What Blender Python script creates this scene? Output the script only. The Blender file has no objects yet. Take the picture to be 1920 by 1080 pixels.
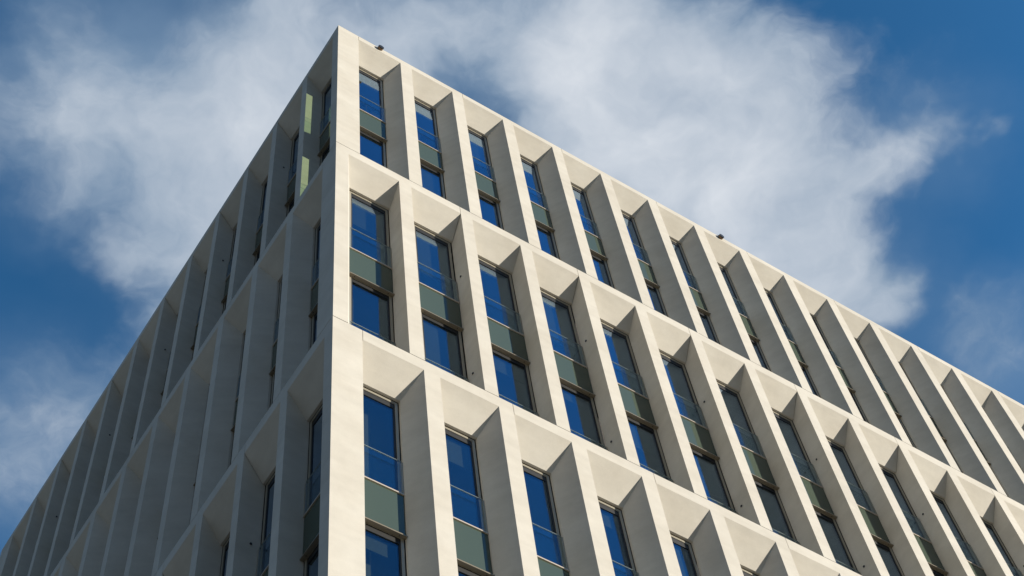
import bpy, bmesh, math, random
from mathutils import Vector
random.seed(4)
R = math.radians
S = bpy.context.scene

# ------------------------------------------------------------------ camera, sun, sky, exposure
ROOF = 37.2                                   # roof edge above the pavement
cam_d = bpy.data.cameras.new('camera'); cam = bpy.data.objects.new('camera', cam_d)
S.collection.objects.link(cam); S.camera = cam
cam.location = (-6.8413, -12.0392, ROOF - 35.4952)
cam.rotation_euler = (2.729841, 0.0950743, -0.5786345)
cam_d.sensor_fit = 'HORIZONTAL'; cam_d.sensor_width = 36.0
cam_d.lens = 36.0 * 2917.5815 / 1920.0
cam_d.shift_y = -381.7408 / 1920.0            # cropped from the lower part of a taller frame
cam_d.clip_end = 5000

SUN_EL = R(11.0); AZ = math.atan2(0.68, -0.735)          # azimuth from +Y towards +X
sun_dir = Vector((math.sin(AZ)*math.cos(SUN_EL), math.cos(AZ)*math.cos(SUN_EL), math.sin(SUN_EL)))
sd = bpy.data.lights.new('sun', 'SUN'); sun = bpy.data.objects.new('sun', sd)
S.collection.objects.link(sun)
sd.energy = 4.6; sd.angle = R(0.5); sd.color = (1.0, 0.925, 0.80)
sun.rotation_euler = sun_dir.to_track_quat('Z', 'Y').to_euler()
sun.location = (40, -40, 60)

S.view_settings.view_transform = 'Standard'; S.view_settings.look = 'None'
S.view_settings.gamma = 1.0; S.view_settings.exposure = 0.49
S.render.engine = 'CYCLES'
S.cycles.max_bounces = 8; S.cycles.transparent_max_bounces = 24
S.cycles.glossy_bounces = 5; S.cycles.diffuse_bounces = 4

W = bpy.data.worlds.new('World'); S.world = W; W.use_nodes = True
SKY_STRENGTH = 0.104
# cloud banks on a flat layer overhead: (x/z, y/z, radius, weight)
BLOBS = [
    (0.304, 0.278, 0.101, 0.65), (0.387, 0.286, 0.112, 0.80), (0.485, 0.302, 0.126, 0.85), (0.559, 0.321, 0.109, 0.95), (0.641, 0.333, 0.063, 0.90),
    (0.397, 0.213, 0.086, 0.60), (0.466, 0.205, 0.060, 0.50), (0.593, 0.239, 0.047, 0.40), (0.617, 0.204, 0.034, 0.50), (0.639, 0.178, 0.030, 0.55),
    (0.681, 0.315, 0.027, 0.35), (0.400, 0.352, 0.083, 0.50), (0.544, 0.178, 0.062, 0.22), (0.601, 0.173, 0.046, 0.25), (0.128, 0.449, 0.108, 0.45),
    (0.106, 0.524, 0.087, 0.32), (0.186, 0.487, 0.112, 0.50), (0.198, 0.431, 0.087, 0.45), (0.172, 0.555, 0.057, 0.40), (0.050, 0.486, 0.084, 0.24),
    (0.189, 0.357, 0.076, 0.45), (0.129, 0.383, 0.064, 0.35), (0.235, 0.348, 0.074, 0.36), (0.247, 0.299, 0.061, 0.30), (0.231, 0.568, 0.063, 0.40),
    (0.188, 0.677, 0.112, 0.30), (0.163, 0.758, 0.123, 0.32), (0.221, 0.605, 0.051, 0.30), (0.053, 0.550, 0.086, 0.24), (0.770, 0.303, 0.057, 0.42),
    (0.724, 0.302, 0.032, 0.25), (0.287, 0.319, 0.043, -0.32), (0.070, 0.397, 0.041, -0.38), (0.094, 0.616, 0.057, -0.45), (0.145, 0.617, 0.037, -0.35),
    (0.036, 0.444, 0.082, 0.22), (0.314, 0.320, 0.047, 0.10)]
HAZE = [(0.070, 0.479, 0.111, 0.60), (0.161, 0.753, 0.127, 0.50), (0.092, 0.406, 0.097, 0.45), (0.251, 0.319, 0.100, 0.55), (0.787, 0.317, 0.090, 0.45), (0.604, 0.202, 0.081, 0.30), (0.217, 0.519, 0.107, 0.50), (0.663, 0.320, 0.068, 0.30)]      # thinner veils between the banks
nt = W.node_tree; nt.nodes.clear(); NN = nt.nodes.new; LK = nt.links.new
def val(node, **kw):
    for k, v in kw.items(): setattr(node, k, v)
    return node
def math_node(op, a, b=None, clamp=False):
    n = NN('ShaderNodeMath'); n.operation = op; n.use_clamp = clamp
    for i, x in enumerate((a, b)):
        if x is None: continue
        if isinstance(x, (int, float)): n.inputs[i].default_value = x
        else: LK(x, n.inputs[i])
    return n.outputs[0]
sky = NN('ShaderNodeTexSky'); sky.sky_type = 'NISHITA'; sky.sun_disc = False
sky.sun_elevation = SUN_EL; sky.sun_rotation = AZ
sky.air_density = 1.0; sky.altitude = 1500; sky.dust_density = 0.0; sky.ozone_density = 2.2
tc = NN('ShaderNodeTexCoord'); sep = NN('ShaderNodeSeparateXYZ'); LK(tc.outputs['Generated'], sep.inputs[0])
zc = math_node('MAXIMUM', sep.outputs[2], 0.06)
comb = NN('ShaderNodeCombineXYZ')
LK(math_node('DIVIDE', sep.outputs[0], zc), comb.inputs[0]); LK(math_node('DIVIDE', sep.outputs[1], zc), comb.inputs[1])
def noise(vec, scale, detail, rough=0.55, dist=0.0):
    n = NN('ShaderNodeTexNoise'); n.inputs['Scale'].default_value = scale; n.inputs['Detail'].default_value = detail
    n.inputs['Roughness'].default_value = rough; n.inputs['Distortion'].default_value = dist
    LK(vec, n.inputs['Vector']); return n
def warp(vec, scale, amt, detail=3):
    n = noise(vec, scale, detail)
    s = NN('ShaderNodeVectorMath'); s.operation = 'SUBTRACT'; LK(n.outputs['Color'], s.inputs[0]); s.inputs[1].default_value = (.5, .5, .5)
    m = NN('ShaderNodeVectorMath'); m.operation = 'SCALE'; LK(s.outputs[0], m.inputs[0]); m.inputs['Scale'].default_value = amt
    a = NN('ShaderNodeVectorMath'); a.operation = 'ADD'; LK(vec, a.inputs[0]); LK(m.outputs[0], a.inputs[1]); return a.outputs[0]
q1 = warp(comb.outputs[0], 9.0, 0.10, 4)
q2 = warp(q1, 30.0, 0.010, 4)
def blob_sum(blobs, vec):
  acc = None
  for x, y, r, a in blobs:
    d = NN('ShaderNodeVectorMath'); d.operation = 'DISTANCE'; LK(vec, d.inputs[0]); d.inputs[1].default_value = (x, y, 0)
    m = NN('ShaderNodeMapRange'); m.interpolation_type = 'SMOOTHSTEP'
    m.inputs['From Min'].default_value = r*1.25; m.inputs['From Max'].default_value = 0.0
    m.inputs['To Min'].default_value = 0.0; m.inputs['To Max'].default_value = a
    LK(d.outputs['Value'], m.inputs['Value'])
    acc = m.outputs[0] if acc is None else math_node('ADD', acc, m.outputs[0])
  return acc
acc = blob_sum(BLOBS, q1)
fbm = noise(q2, 7.0, 9, 0.52)
fine = noise(q2, 26.0, 8, 0.6)
den = math_node('ADD', math_node('MULTIPLY', acc, 1.05), math_node('MULTIPLY', math_node('SUBTRACT', fbm.outputs['Fac'], 0.5), 1.0))
den = math_node('ADD', den, math_node('MULTIPLY', math_node('SUBTRACT', fine.outputs['Fac'], 0.5), 0.55))
al = NN('ShaderNodeMapRange'); al.interpolation_type = 'SMOOTHSTEP'
al.inputs['From Min'].default_value = 0.10; al.inputs['From Max'].default_value = 0.92; al.inputs['To Max'].default_value = 0.95
LK(den, al.inputs['Value'])
cr = NN('ShaderNodeValToRGB'); off = NN('ShaderNodeVectorMath'); off.operation = 'ADD'; LK(q2, off.inputs[0]); off.inputs[1].default_value = (0.035, -0.038, 0)
fsun = noise(off.outputs[0], 7.0, 9, 0.52)          # thinner towards the sun: brighter; thicker: greyer
lit = math_node('MULTIPLY', math_node('SUBTRACT', fbm.outputs['Fac'], fsun.outputs['Fac']), 1.1)
LK(math_node('ADD', math_node('MULTIPLY', den, 0.55), lit), cr.inputs[0])
e = cr.color_ramp.elements
e[0].position = 0.15; e[0].color = (1.75, 2.4, 3.25, 1); e[1].position = 1.0; e[1].color = (4.9, 5.2, 5.6, 1)
tint = NN('ShaderNodeMix'); tint.data_type = 'RGBA'; tint.blend_type = 'MULTIPLY'; tint.inputs[0].default_value = 1.0
tint.inputs[7].default_value = (.44, 1.07, 1.34, 1)
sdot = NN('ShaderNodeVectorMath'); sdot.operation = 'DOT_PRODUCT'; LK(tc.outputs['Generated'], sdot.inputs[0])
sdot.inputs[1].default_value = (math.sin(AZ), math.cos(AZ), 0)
glow = NN('ShaderNodeMapRange'); glow.interpolation_type = 'SMOOTHSTEP'          # sky boost on the sun's side, added to brighten glass reflections
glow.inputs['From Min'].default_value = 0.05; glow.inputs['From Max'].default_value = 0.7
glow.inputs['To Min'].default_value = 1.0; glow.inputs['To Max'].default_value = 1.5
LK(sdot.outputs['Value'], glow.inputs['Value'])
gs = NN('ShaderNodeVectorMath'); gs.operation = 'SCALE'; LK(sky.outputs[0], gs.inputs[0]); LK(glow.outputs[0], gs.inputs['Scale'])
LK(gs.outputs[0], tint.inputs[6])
low = NN('ShaderNodeMapRange'); low.interpolation_type = 'SMOOTHSTEP'      # unseen low grey cloud, added to shape the fill light
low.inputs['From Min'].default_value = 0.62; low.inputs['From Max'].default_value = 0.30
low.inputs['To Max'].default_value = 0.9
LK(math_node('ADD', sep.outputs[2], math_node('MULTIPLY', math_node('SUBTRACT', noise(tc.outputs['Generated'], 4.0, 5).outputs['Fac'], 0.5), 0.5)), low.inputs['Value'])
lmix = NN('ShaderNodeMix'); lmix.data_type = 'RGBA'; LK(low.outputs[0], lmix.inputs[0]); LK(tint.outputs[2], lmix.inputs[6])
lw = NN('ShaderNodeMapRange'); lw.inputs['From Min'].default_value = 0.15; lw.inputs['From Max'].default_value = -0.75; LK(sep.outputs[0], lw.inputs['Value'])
lc = NN('ShaderNodeMix'); lc.data_type = 'RGBA'; LK(lw.outputs[0], lc.inputs[0])       # added bank: dark on the sun's side, paler west to lift shaded faces
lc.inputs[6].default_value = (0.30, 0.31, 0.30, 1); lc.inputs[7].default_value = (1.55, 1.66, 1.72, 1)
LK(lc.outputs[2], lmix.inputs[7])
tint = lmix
veil = math_node('MULTIPLY', blob_sum(HAZE, q1), math_node('ADD', 0.45, math_node('MULTIPLY', noise(q1, 10.0, 6, 0.5).outputs['Fac'], 1.1)), True)
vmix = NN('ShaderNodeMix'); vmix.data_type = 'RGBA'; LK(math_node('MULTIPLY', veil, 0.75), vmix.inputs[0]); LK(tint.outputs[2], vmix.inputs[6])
vmix.inputs[7].default_value = (1.75, 2.55, 3.55, 1)
mix = NN('ShaderNodeMix'); mix.data_type = 'RGBA'
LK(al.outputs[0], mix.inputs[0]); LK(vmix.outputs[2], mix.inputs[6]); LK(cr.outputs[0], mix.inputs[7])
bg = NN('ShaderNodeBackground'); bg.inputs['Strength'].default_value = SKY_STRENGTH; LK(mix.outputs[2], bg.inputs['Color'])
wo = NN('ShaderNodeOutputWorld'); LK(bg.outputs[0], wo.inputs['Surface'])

# ------------------------------------------------------------------ materials
def new_mat(name):
    m = bpy.data.materials.new(name); m.use_nodes = True
    return m, m.node_tree, m.node_tree.nodes['Principled BSDF']
def plain(name, col, rough=0.5, metal=0.0, spec=0.5):
    m, t, b = new_mat(name)
    b.inputs['Base Color'].default_value = (*col, 1); b.inputs['Roughness'].default_value = rough
    b.inputs['Metallic'].default_value = metal; b.inputs['Specular IOR Level'].default_value = spec
    n = t.nodes.new('ShaderNodeTexNoise'); n.inputs['Scale'].default_value = 9; n.inputs['Detail'].default_value = 5
    tcn = t.nodes.new('ShaderNodeTexCoord'); t.links.new(tcn.outputs['Object'], n.inputs['Vector'])
    mr = t.nodes.new('ShaderNodeMapRange'); mr.inputs['To Min'].default_value = max(0, rough-.08); mr.inputs['To Max'].default_value = min(1, rough+.08)
    t.links.new(n.outputs['Fac'], mr.inputs['Value']); t.links.new(mr.outputs[0], b.inputs['Roughness'])
    return m
def concrete(name, col):
    m, t, b = new_mat(name); N = t.nodes.new; L = t.links.new
    tcn = N('ShaderNodeTexCoord'); obj = tcn.outputs['Object']
    def nz(scale, detail, mp=None, rough=.55):
        n = N('ShaderNodeTexNoise'); n.inputs['Scale'].default_value = scale; n.inputs['Detail'].default_value = detail; n.inputs['Roughness'].default_value = rough
        if mp:
            k = N('ShaderNodeMapping'); k.inputs['Scale'].default_value = mp[0]; k.inputs['Rotation'].default_value = mp[1]
            L(obj, k.inputs[0]); L(k.outputs[0], n.inputs['Vector'])
        else: L(obj, n.inputs['Vector'])
        return n.outputs['Fac']
    def ma(op, a, b_):
        n = N('ShaderNodeMath'); n.operation = op
        for i, x in enumerate((a, b_)):
            if isinstance(x, (int, float)): n.inputs[i].default_value = x
            else: L(x, n.inputs[i])
        return n.outputs[0]
    big = nz(1.1, 6); streak = nz(2.2, 5, ((.5, .5, 2.2), (.5, .6, .3))); grain = nz(55, 3, None, .7); mid = nz(7, 5, None, .6)
    geo = N('ShaderNodeNewGeometry')
    v = ma('MULTIPLY', ma('SUBTRACT', big, .5), .32)
    v = ma('ADD', v, ma('MULTIPLY', ma('SUBTRACT', streak, .5), .22))
    v = ma('ADD', v, ma('MULTIPLY', ma('SUBTRACT', mid, .5), .12))
    v = ma('ADD', v, ma('MULTIPLY', ma('SUBTRACT', grain, .5), .18))
    v = ma('ADD', v, ma('MULTIPLY', ma('SUBTRACT', geo.outputs['Random Per Island'], .5), .09))
    v = ma('ADD', v, 1.0)
    hue = N('ShaderNodeMix'); hue.data_type = 'RGBA'; L(big, hue.inputs[0])
    hue.inputs[6].default_value = (col[0]*1.01, col[1]*.985, col[2]*.95, 1); hue.inputs[7].default_value = (col[0]*.99, col[1]*1.01, col[2]*1.04, 1)
    sc = N('ShaderNodeVectorMath'); sc.operation = 'SCALE'; L(hue.outputs[2], sc.inputs[0]); L(v, sc.inputs['Scale'])
    L(sc.outputs[0], b.inputs['Base Color'])
    b.inputs['Roughness'].default_value = .85; b.inputs['Specular IOR Level'].default_value = .25
    bp = N('ShaderNodeBump'); bp.inputs['Strength'].default_value = .25; bp.inputs['Distance'].default_value = .004
    L(grain, bp.inputs['Height']); L(bp.outputs[0], b.inputs['Normal'])
    return m
def glass(name, tint_, gain, floor=0.0):
    m = bpy.data.materials.new(name); m.use_nodes = True; t = m.node_tree; t.nodes.clear(); N = t.nodes.new; L = t.links.new
    fr = N('ShaderNodeLayerWeight'); fr.inputs['Blend'].default_value = .5
    pw = N('ShaderNodeMath'); pw.operation = 'POWER'; L(fr.outputs['Facing'], pw.inputs[0]); pw.inputs[1].default_value = 5.0
    k = N('ShaderNodeMath'); k.operation = 'MULTIPLY_ADD'; k.use_clamp = True; L(pw.outputs[0], k.inputs[0]); k.inputs[1].default_value = gain; k.inputs[2].default_value = .04
    tr = N('ShaderNodeBsdfTransparent'); tr.inputs[0].default_value = (*tint_, 1)
    gl = N('ShaderNodeBsdfGlossy'); gl.inputs['Roughness'].default_value = 0.0; gl.inputs['Color'].default_value = (.46, .63, .88, 1)
    tcn = N('ShaderNodeTexCoord'); n = N('ShaderNodeTexNoise'); n.inputs['Scale'].default_value = .8; oi = N('ShaderNodeObjectInfo'); vs = N('ShaderNodeVectorMath'); vs.operation = 'SCALE'; L(oi.outputs['Random'], vs.inputs['Scale']); vs.inputs[0].default_value = (37, 19, 53)
    va = N('ShaderNodeVectorMath'); L(tcn.outputs['Object'], va.inputs[0]); L(vs.outputs[0], va.inputs[1]); L(va.outputs[0], n.inputs['Vector'])
    bp = N('ShaderNodeBump'); bp.inputs['Strength'].default_value = .16; bp.inputs['Distance'].default_value = .02; L(n.outputs['Fac'], bp.inputs['Height']); L(bp.outputs[0], gl.inputs['Normal'])
    mx = N('ShaderNodeMixShader'); L(k.outputs[0], mx.inputs[0]); L(tr.outputs[0], mx.inputs[1]); L(gl.outputs[0], mx.inputs[2])
    o = N('ShaderNodeOutputMaterial'); L(mx.outputs[0], o.inputs[0]); return m
M_CONC = concrete('pale_precast_concrete', (.555, .522, .457))
M_FRAME = plain('champagne_anodised_aluminium', (.36, .325, .255), .38, .2)
M_GASKET_SHADE = plain('black_gasket_and_shade', (.012, .012, .012), .6)
M_TRIM = plain('pale_metal_trim', (.55, .47, .38), .35, .2)
M_TRAY = plain('bronze_sill_metal', (.24, .20, .14), .4, .2)
M_GLASS = glass('window_glass', (.77, .83, .735), 4.0)
M_RAIL = glass('balustrade_glass', (.95, .98, .965), .9)
M_EDGE = plain('polished_glass_edge', (.30, .34, .32), .2)
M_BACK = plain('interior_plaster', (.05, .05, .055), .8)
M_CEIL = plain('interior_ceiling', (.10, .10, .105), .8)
M_BLIND = plain('dark_roller_blind', (.030, .034, .034), .9)
M_DARK = plain('dark_fitting', (.02, .02, .022), .5)
M_BROWN = plain('bronze_fitting', (.22, .14, .08), .45, .3)
M_ROOF = plain('grey_roof_membrane', (.18, .18, .18), .9)
# back-painted spandrel glass: sage enamel behind a reflective face
M_SPAN, t_, b_ = new_mat('sage_spandrel_glass')
b_.inputs['Base Color'].default_value = (.062, .083, .062, 1); b_.inputs['Roughness'].default_value = .6
b_.inputs['Specular IOR Level'].default_value = 0.0
b_.inputs['Coat Weight'].default_value = .75; b_.inputs['Coat Roughness'].default_value = .015; b_.inputs['Coat IOR'].default_value = 1.5
# pavement
M_PAVE, t_, b_ = new_mat('stone_paving')
tcn = t_.nodes.new('ShaderNodeTexCoord'); br = t_.nodes.new('ShaderNodeTexBrick'); br.inputs['Scale'].default_value = 1.2
br.inputs['Color1'].default_value = (.24, .205, .155, 1); br.inputs['Color2'].default_value = (.205, .175, .13, 1); br.inputs['Mortar'].default_value = (.10, .10, .095, 1)
br.inputs['Mortar Size'].default_value = .012
t_.links.new(tcn.outputs['Object'], br.inputs['Vector']); t_.links.new(br.outputs['Color'], b_.inputs['Base Color']); b_.inputs['Roughness'].default_value = .85

# ------------------------------------------------------------------ helpers
COL = S.collection
def link(name, bm, mats, parent=None, fix=True):
    if fix: bmesh.ops.recalc_face_normals(bm, faces=bm.faces)
    me = bpy.data.meshes.new(name); bm.to_mesh(me); bm.free()
    for m in (mats if isinstance(mats, (list, tuple)) else [mats]): me.materials.append(m)
    o = bpy.data.objects.new(name, me); COL.objects.link(o); o.parent = parent
    return o
def mapper(side):
    # facade coordinates: a along the wall from the corner, b into the building, z up
    return (lambda a, b, z: Vector((a, b, z))) if side == 'R' else (lambda a, b, z: Vector((b, a, z)))
def box(bm, f, a0, a1, b0, b1, z0, z1, mi=0):
    v = [bm.verts.new(f(a, b, z)) for z in (z0, z1) for a, b in ((a0, b0), (a1, b0), (a1, b1), (a0, b1))]
    for q in ((0, 3, 2, 1), (4, 5, 6, 7), (0, 1, 5, 4), (1, 2, 6, 5), (2, 3, 7, 6), (3, 0, 4, 7)):
        fc = bm.faces.new([v[i] for i in q]); fc.material_index = mi
def poly(bm, f, pts, mi=0):
    fc = bm.faces.new([bm.verts.new(f(*p)) for p in pts]); fc.material_index = mi; return fc

# ------------------------------------------------------------------ the building
building = bpy.data.objects.new('office_building', None); COL.objects.link(building)
building.location = (0, 0, 0)
building['label'] = 'pale concrete office block with deep staggered window bays and a sharp corner'
building['category'] = 'building'

D_IN, D_WIN = 0.385, 0.435                     # depth of the splayed bay, depth of the window plane
NB = {'R': 18, 'L': 12}
PITCH = {'R': 1.5, 'L': 1.4478}
GAP = 0.011
# rows: top z, height, cap, head drop, and per side (first left edge, first right edge, splay side, splay)
H = [6.556, 6.679, 6.68, 6.68]
tops = [ROOF, ROOF-H[0], ROOF-H[0]-H[1], ROOF-H[0]-H[1]-H[2]]
CAP = [.213, .285, .283, .283]; HEAD = [.775, .875, .875, .875]
TYPE = {'R': ['far', 'near', 'far', 'near'], 'L': ['near', 'far', 'near', 'far']}
EDGE = {('R', 'far'): (.578, 1.760), ('R', 'near'): (.292, 1.496),
        ('L', 'near'): (.263, 1.470), ('L', 'far'): (.543, 1.736)}
SPLAY = {'R': .25, 'L': .19}
END = {'R': 18*1.5 + .578 + .29, 'L': 17.865}
def opening(side, row, k):
    ty = TYPE[side][row]; l, e = EDGE[(side, ty)]; p = PITCH[side]*(k-1); s = SPLAY[side]
    l += p; e += p
    return (l, e, l + (s if ty == 'near' else 0), e - (s if ty == 'far' else 0))   # outer pair, inner pair

def panel(bm, f, a0, a1, ops, zt, h, cap, head):
    """one precast panel: a comb of fins under a cap, each bay cut back to a splayed opening"""
    zb = zt - h + .014; zc = zt - cap; zh = zt - head; d, D = D_IN, D_WIN
    cols = [a0]; colb = [a0]
    for l, e, li, ei in ops: cols += [l, e]; colb += [li, ei]
    cols.append(a1); colb.append(a1)
    n = len(cols)
    isop = lambda i: i % 2 == 1
    V = {}
    def v(a, b, z):
        k = (round(a, 5), round(b, 5), round(z, 5))
        if k not in V: V[k] = bm.verts.new(f(a, b, z))
        return V[k]
    def face(pts):
        vs = []
        for p in pts:
            w = v(*p)
            if w not in vs: vs.append(w)
        if len(vs) >= 3:
            try: bm.faces.new(vs)
            except ValueError: pass
    for i in range(n-1):
        x0, x1, y0, y1 = cols[i], cols[i+1], colb[i], colb[i+1]
        if x1 - x0 < 1e-6 and y1 - y0 < 1e-6: continue
        face([(x0, 0, zc), (x1, 0, zc), (x1, 0, zt), (x0, 0, zt)])
        face([(y0, D, zh), (y1, D, zh), (y1, D, zt), (y0, D, zt)])
        face([(x0, 0, zt), (x1, 0, zt), (y1, D, zt), (y0, D, zt)])
        if isop(i):
            face([(x0, 0, zc), (x1, 0, zc), (y1, d, zh), (y0, d, zh)])
            face([(y0, d, zh), (y1, d, zh), (y1, D, zh), (y0, D, zh)])
        else:
            face([(x0, 0, zb), (x1, 0, zb), (x1, 0, zc), (x0, 0, zc)])
            face([(y0, D, zb), (y1, D, zb), (y1, D, zh), (y0, D, zh)])
            pts = [(x0, 0, zb), (x1, 0, zb)]
            if i < n-2: pts += [(y1, d, zb)]
            pts += [(y1, D, zb), (y0, D, zb)]
            if i > 0: pts += [(y0, d, zb)]
            face(pts)
    for i in range(n):
        x, y = cols[i], colb[i]
        fin_l = i > 0 and not isop(i-1) and cols[i] - cols[i-1] > 1e-6
        fin_r = i < n-1 and not isop(i) and cols[i+1] - cols[i] > 1e-6
        if 0 < i < n-1 and (fin_l or fin_r):          # a reveal beside an opening
            face([(x, 0, zb), (x, 0, zc), (y, d, zh), (y, d, zb)])
            face([(y, d, zb), (y, d, zh), (y, D, zh), (y, D, zb)])
        elif i == 0 or i == n-1:
            if (i == 0 and fin_r) or (i == n-1 and fin_l):
                face([(x, 0, zb), (x, 0, zc), (x, 0, zt), (y, D, zt), (y, D, zh), (y, D, zb)])
    # ends that stop at an opening: close the cap only
    if cols[1] - cols[0] < 1e-6:
        x, y = cols[1], colb[1]; face([(x, 0, zc), (x, 0, zt), (y, D, zt), (y, D, zh), (y, d, zh)])
    if cols[-1] - cols[-2] < 1e-6:
        x, y = cols[-2], colb[-2]; face([(x, 0, zc), (x, 0, zt), (y, D, zt), (y, D, zh), (y, d, zh)])

for row in range(4):
    zt, h = tops[row], H[row]
    for side in 'RL':
        f = mapper(side); bm = bmesh.new(); ty = TYPE[side][row]; nb = NB[side]
        ops = [opening(side, row, k) for k in range(1, nb+1)]
        for j in range(0, nb, 2):
            pair = ops[j:j+2]
            if ty == 'far':
                a0 = pair[0][0]; a1 = ops[j+2][0] - GAP if j+2 < nb else END[side] - .004
                if j: pass
            else:
                a0 = pair[0][0] if j == 0 else ops[j-1][1] + GAP
                a1 = pair[-1][1] if j+2 < nb else END[side] - .004
            tmp = [list(o) for o in pair]
            panel(bm, f, a0, a1, tmp, zt, h, CAP[row], HEAD[row])
        link('wall_band', bm, M_CONC, building)
    # corner pier of this row: one L-shaped block seen on both facades
    lr, _, lir, _ = opening('R', row, 1); ll, _, lil, _ = opening('L', row, 1)
    foot = [(0, 0), (lr-GAP if TYPE['R'][row] == 'far' else lr, 0), (lir-.0005, D_IN), (lir-.0005, D_WIN), (D_WIN+.02, D_WIN+.02), (D_WIN, lil-.0005), (D_IN, lil-.0005), (0, ll-GAP if TYPE['L'][row] == 'far' else ll)]
    bm = bmesh.new(); zb = zt - h + .014
    lo = [bm.verts.new((x, y, zb)) for x, y in foot]; hi = [bm.verts.new((x, y, zt - .002)) for x, y in foot]
    bm.faces.new(lo); bm.faces.new(hi)
    for i in range(len(foot)):
        j = (i+1) % len(foot); bm.faces.new((lo[i], lo[j], hi[j], hi[i]))
    link('corner_pier', bm, M_CONC, building)

# plain ground storeys, far walls, roof
zlow = tops[3] - H[3]
bm = bmesh.new(); box(bm, mapper('R'), 0, END['R'], 0, END['L'], 0, zlow, 0); link('base_storeys', bm, M_CONC, building)
bm = bmesh.new(); box(bm, mapper('R'), END['R']-.004, END['R']+.30, 0.001, END['L'], zlow + .01, ROOF - .01)
box(bm, mapper('R'), 0.001, END['R']-.005, END['L']-.004, END['L']+.30, zlow + .01, ROOF - .01); link('far_wall', bm, M_CONC, building)
bm = bmesh.new(); box(bm, mapper('R'), .505, END['R']-.01, .505, END['L']-.01, ROOF - .75, ROOF - .35); link('roof', bm, M_ROOF, building)
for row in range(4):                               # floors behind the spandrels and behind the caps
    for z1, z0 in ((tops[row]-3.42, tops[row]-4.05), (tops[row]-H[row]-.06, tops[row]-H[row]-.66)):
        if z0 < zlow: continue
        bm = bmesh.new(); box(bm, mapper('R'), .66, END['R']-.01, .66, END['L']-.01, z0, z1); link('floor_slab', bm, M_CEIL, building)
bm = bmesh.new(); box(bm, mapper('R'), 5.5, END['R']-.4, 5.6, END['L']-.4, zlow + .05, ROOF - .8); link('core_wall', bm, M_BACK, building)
for y, z0, z1 in ((1.12, tops[0] - H[0] - .05, ROOF - .76), (.72, zlow + .05, tops[1] - .67)):   # unseen partitions, added to block stray sun through the corner rooms
    bm = bmesh.new(); box(bm, mapper('R'), .49, 16.0, y, y + .15, z0, z1); link('sun_block_partition', bm, M_BACK, building)

# windows: frame mesh with panes, spandrel, sill tray, balustrades as its parts
def window_meshes(side, row):
    f = mapper(side); l, e, li, ei = opening(side, row, 1)
    zt, h, head = tops[row], H[row], HEAD[row]
    a0, a1 = li + .022, ei - .022; D = D_WIN
    if SPLAY[side] and TYPE[side][row] == 'near': pass
    zh = zt - head - .028; zs1, zs0 = zt - 3.30, zt - 4.24; zb = zt - h + .004
    out = []
    def frame_ring(bm, z0, z1):
        w, g = .050, .030
        box(bm, f, a0, a0+w, D, D+.09, z0, z1); box(bm, f, a1-w, a1, D, D+.09, z0, z1)
        box(bm, f, a0+w, a1-w, D, D+.09, z1-w, z1); box(bm, f, a0+w, a1-w, D, D+.09, z0, z0+w)
        i0, i1, k0, k1 = a0+w, a1-w, z0+w, z1-w                      # black gasket inside the frame, widened with painted shade
        box(bm, f, i0, i0+g, D+.012, D+.075, k0, k1, 1); box(bm, f, i1-g, i1, D+.012, D+.075, k0, k1, 1)
        box(bm, f, i0+g, i1-g, D+.012, D+.075, k1-.120, k1, 1); box(bm, f, i0+g, i1-g, D+.012, D+.075, k0, k0+g, 1)  # deep top strip also paints the shade and dark reflection under the head
        # dark packing between frame and concrete
        box(bm, f, li, a0, D+.05, D+.08, z0, z1+.012, 1); box(bm, f, a1, ei, D+.05, D+.08, z0, z1+.012, 1)
        box(bm, f, a0, a1, D+.05, D+.08, z1, z1+.026, 1)
        return i0, i1, k0, k1
    bm = bmesh.new()
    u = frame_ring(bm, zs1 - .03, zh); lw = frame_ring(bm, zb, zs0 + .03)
    # backing behind the spandrel
    box(bm, f, li, ei, D+.002, D+.03, zs0 + .04, zs1 - .04, 1)
    # steel angles that hold the balustrades
    for z0, z1 in ((zs1 + .01, zt - 2.50), (zb, zt - 5.85)):
        for x0, x1 in ((ei - .030, ei - .004), (li + .004, li + .030)):
            box(bm, f, x0, x1, .396, D - .002, z0, z1)
    out.append(('window', bm, [M_FRAME, M_GASKET_SHADE]))
    for (i0, i1, k0, k1) in (u, lw):
        bm = bmesh.new(); box(bm, f, i0+.004, i1-.004, D+.024, D+.040, k0+.004, k1-.004); out.append(('pane', bm, M_GLASS))
    bm = bmesh.new(); box(bm, f, li+.006, ei-.006, .405, .42, zs0 + .002, zs1); out.append(('spandrel_panel', bm, M_SPAN))
    bm = bmesh.new()
    box(bm, f, li+.004, ei-.004, .385, .44, zs1 + .002, zs1 + .030)
    out.append(('trim', bm, M_TRIM))
    bm = bmesh.new(); box(bm, f, li+.004, ei-.004, .360, D-.001, zs0 - .024, zs0)
    for x in (li + .12, ei - .12):                                   # drain holes under the tray
        r = bmesh.ops.create_circle(bm, cap_ends=True, segments=10, radius=.011)
        for v in r['verts']: v.co = f(x + v.co.x, .40 + v.co.y, zs0 - .026)
        for fc in r['verts'][0].link_faces: fc.material_index = 1
    out.append(('sill_tray', bm, [M_TRAY, M_DARK]))
    for z0, z1 in ((zs1 + .034, zt - 2.49), (zb + .01, zt - 5.84)):
        bm = bmesh.new(); box(bm, f, li+.008, ei-.034, .395, .411, z0, z1 - .008); box(bm, f, li+.008, ei-.034, .394, .412, z1 - .008, z1, 1)
        out.append(('balustrade', bm, [M_RAIL, M_EDGE]))
    return out
wins = []
bands = {'R': [18, 17, 13], 'L': [12, 12, 11]}
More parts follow.
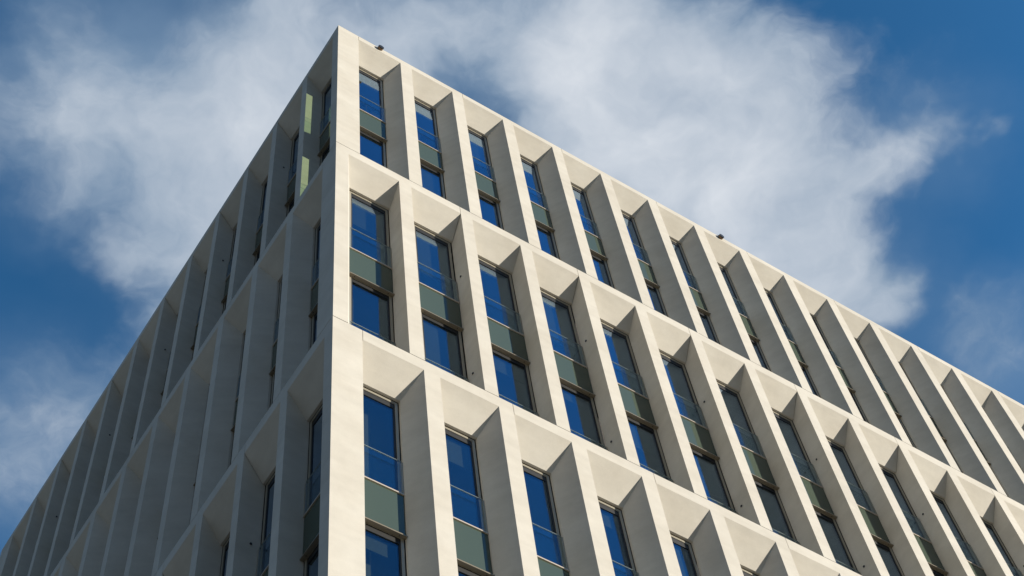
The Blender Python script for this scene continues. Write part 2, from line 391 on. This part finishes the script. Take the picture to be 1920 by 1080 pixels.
for side in 'RL':
    for row in range(3):
        parts = []
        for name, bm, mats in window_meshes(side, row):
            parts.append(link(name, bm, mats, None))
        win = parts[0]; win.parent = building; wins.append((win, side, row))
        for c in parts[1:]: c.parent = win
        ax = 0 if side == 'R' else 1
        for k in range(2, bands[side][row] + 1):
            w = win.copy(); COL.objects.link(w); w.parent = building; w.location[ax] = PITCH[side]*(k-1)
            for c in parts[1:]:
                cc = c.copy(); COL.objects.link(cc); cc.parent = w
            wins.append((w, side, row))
# roller blinds behind some of the panes, each pulled down a different way
rb = random.Random(11)
for w, side, row in wins:
    if side == 'L': continue
    l, e, li, ei = opening(side, row, 1); f = mapper(side)
    for ztop, zmin in ((tops[row] - HEAD[row] - .10, tops[row] - 3.25), (tops[row] - 4.30, tops[row] - H[row] + .06)):
        if rb.random() > .5 or row == 0 and w.location.x < .1: continue
        drop = rb.choice((.35, .55, .8, 1.2, 1.7)) * rb.uniform(.8, 1.2)
        x0 = li + .09; x1 = ei - .09 - rb.choice((0, 0, .16))
        bm = bmesh.new(); box(bm, f, x0, x1, .53, .536, max(zmin, ztop - drop), ztop); box(bm, f, x0, x1, .526, .54, max(zmin, ztop - drop) - .03, max(zmin, ztop - drop))
        link('roller_blind', bm, M_BLIND, w)
# the openings lower down and beyond the frame: one dark glazed sheet behind them
bm = bmesh.new(); f = mapper('R'); g = mapper('L')
box(bm, f, .56, END['R']-.05, .56, .58, zlow + .02, tops[3] - .4); box(bm, g, .60, END['L']-.05, .56, .58, zlow + .02, tops[3] - .4)
a = opening('R', 2, 14)[0]; box(bm, f, a - .1, END['R']-.05, .56, .58, tops[3] + .1, tops[2] - .4)
a = opening('R', 1, 18)[0]; box(bm, f, a - .1, END['R']-.05, .56, .58, tops[2] + .1, tops[1] - .4)
a = opening('L', 2, 12)[0]; box(bm, g, a - .1, END['L']-.05, .56, .58, tops[3] + .1, tops[2] - .4)
link('lower_glazing', bm, M_SPAN, building)

# small dark caps over the lifting sockets in every second fin
def plug(f, a, b, z, sgn):
    bm = bmesh.new()
    r = bmesh.ops.create_cone(bm, cap_ends=True, segments=14, radius1=.024, radius2=.021, depth=.010)
    for v in r['verts']:
        x, y, zz = v.co; v.co = f(a + sgn*(zz + .004), b + x, z + y)
    return link('socket_cap', bm, M_DARK, building)
for k in range(2, 14, 2):
    for dz in (2.48, 5.83):
        plug(mapper('R'), opening('R', 1, k)[1], .262, tops[1] - dz, -1)
for row, n in ((0, 12), (2, 8)):
    for k in range(2, n + 1, 2):
        for dz in (2.43, 5.80):
            plug(mapper('L'), opening('L', row, k)[1], .262, tops[row] - dz, -1)

# ------------------------------------------------------------------ two small fittings on the roof edge
def roof_fitting(x, label):
    t = bpy.data.objects.new('roof_light', None); COL.objects.link(t); t.location = (x, .0, ROOF)
    t['label'] = label; t['category'] = 'light fitting'; t['group'] = 'small dark light fittings on the roof edge'
    I = lambda a, b, z: Vector((a, b, z))
    def tube(r, y0, y1, z):
        bm = bmesh.new(); bmesh.ops.create_cone(bm, cap_ends=True, segments=24, radius1=r, radius2=r, depth=y1 - y0)
        for v in bm.verts: x_, y_, z_ = v.co; v.co = Vector((x_, (y0 + y1)/2 + z_, z + y_))
        return bm
    bm = bmesh.new(); box(bm, I, -.05, .05, -.012, -.001, -.10, .03); box(bm, I, -.05, .05, -.001, .16, .001, .03); link('bracket', bm, M_DARK, t)
    link('housing', tube(.070, -.060, -.012, -.09), M_BROWN, t)
    link('lens', tube(.075, -.085, -.0605, -.09), M_DARK, t)
    return t
roof_fitting(1.17, 'small dark light fitting on the roof edge above the window bay nearest the sharp corner')
roof_fitting(11.66, 'small dark light fitting farther along the sunlit roof edge, away from the sharp corner')

# ------------------------------------------------------------------ pavement around the building
bm = bmesh.new()
poly(bm, lambda a, b, z: Vector((a, b, z)), [(-600, -600, -.004), (600, -600, -.004), (600, 600, -.004), (-600, 600, -.004)])
g_ = link('pavement', bm, M_PAVE); g_['kind'] = 'structure'
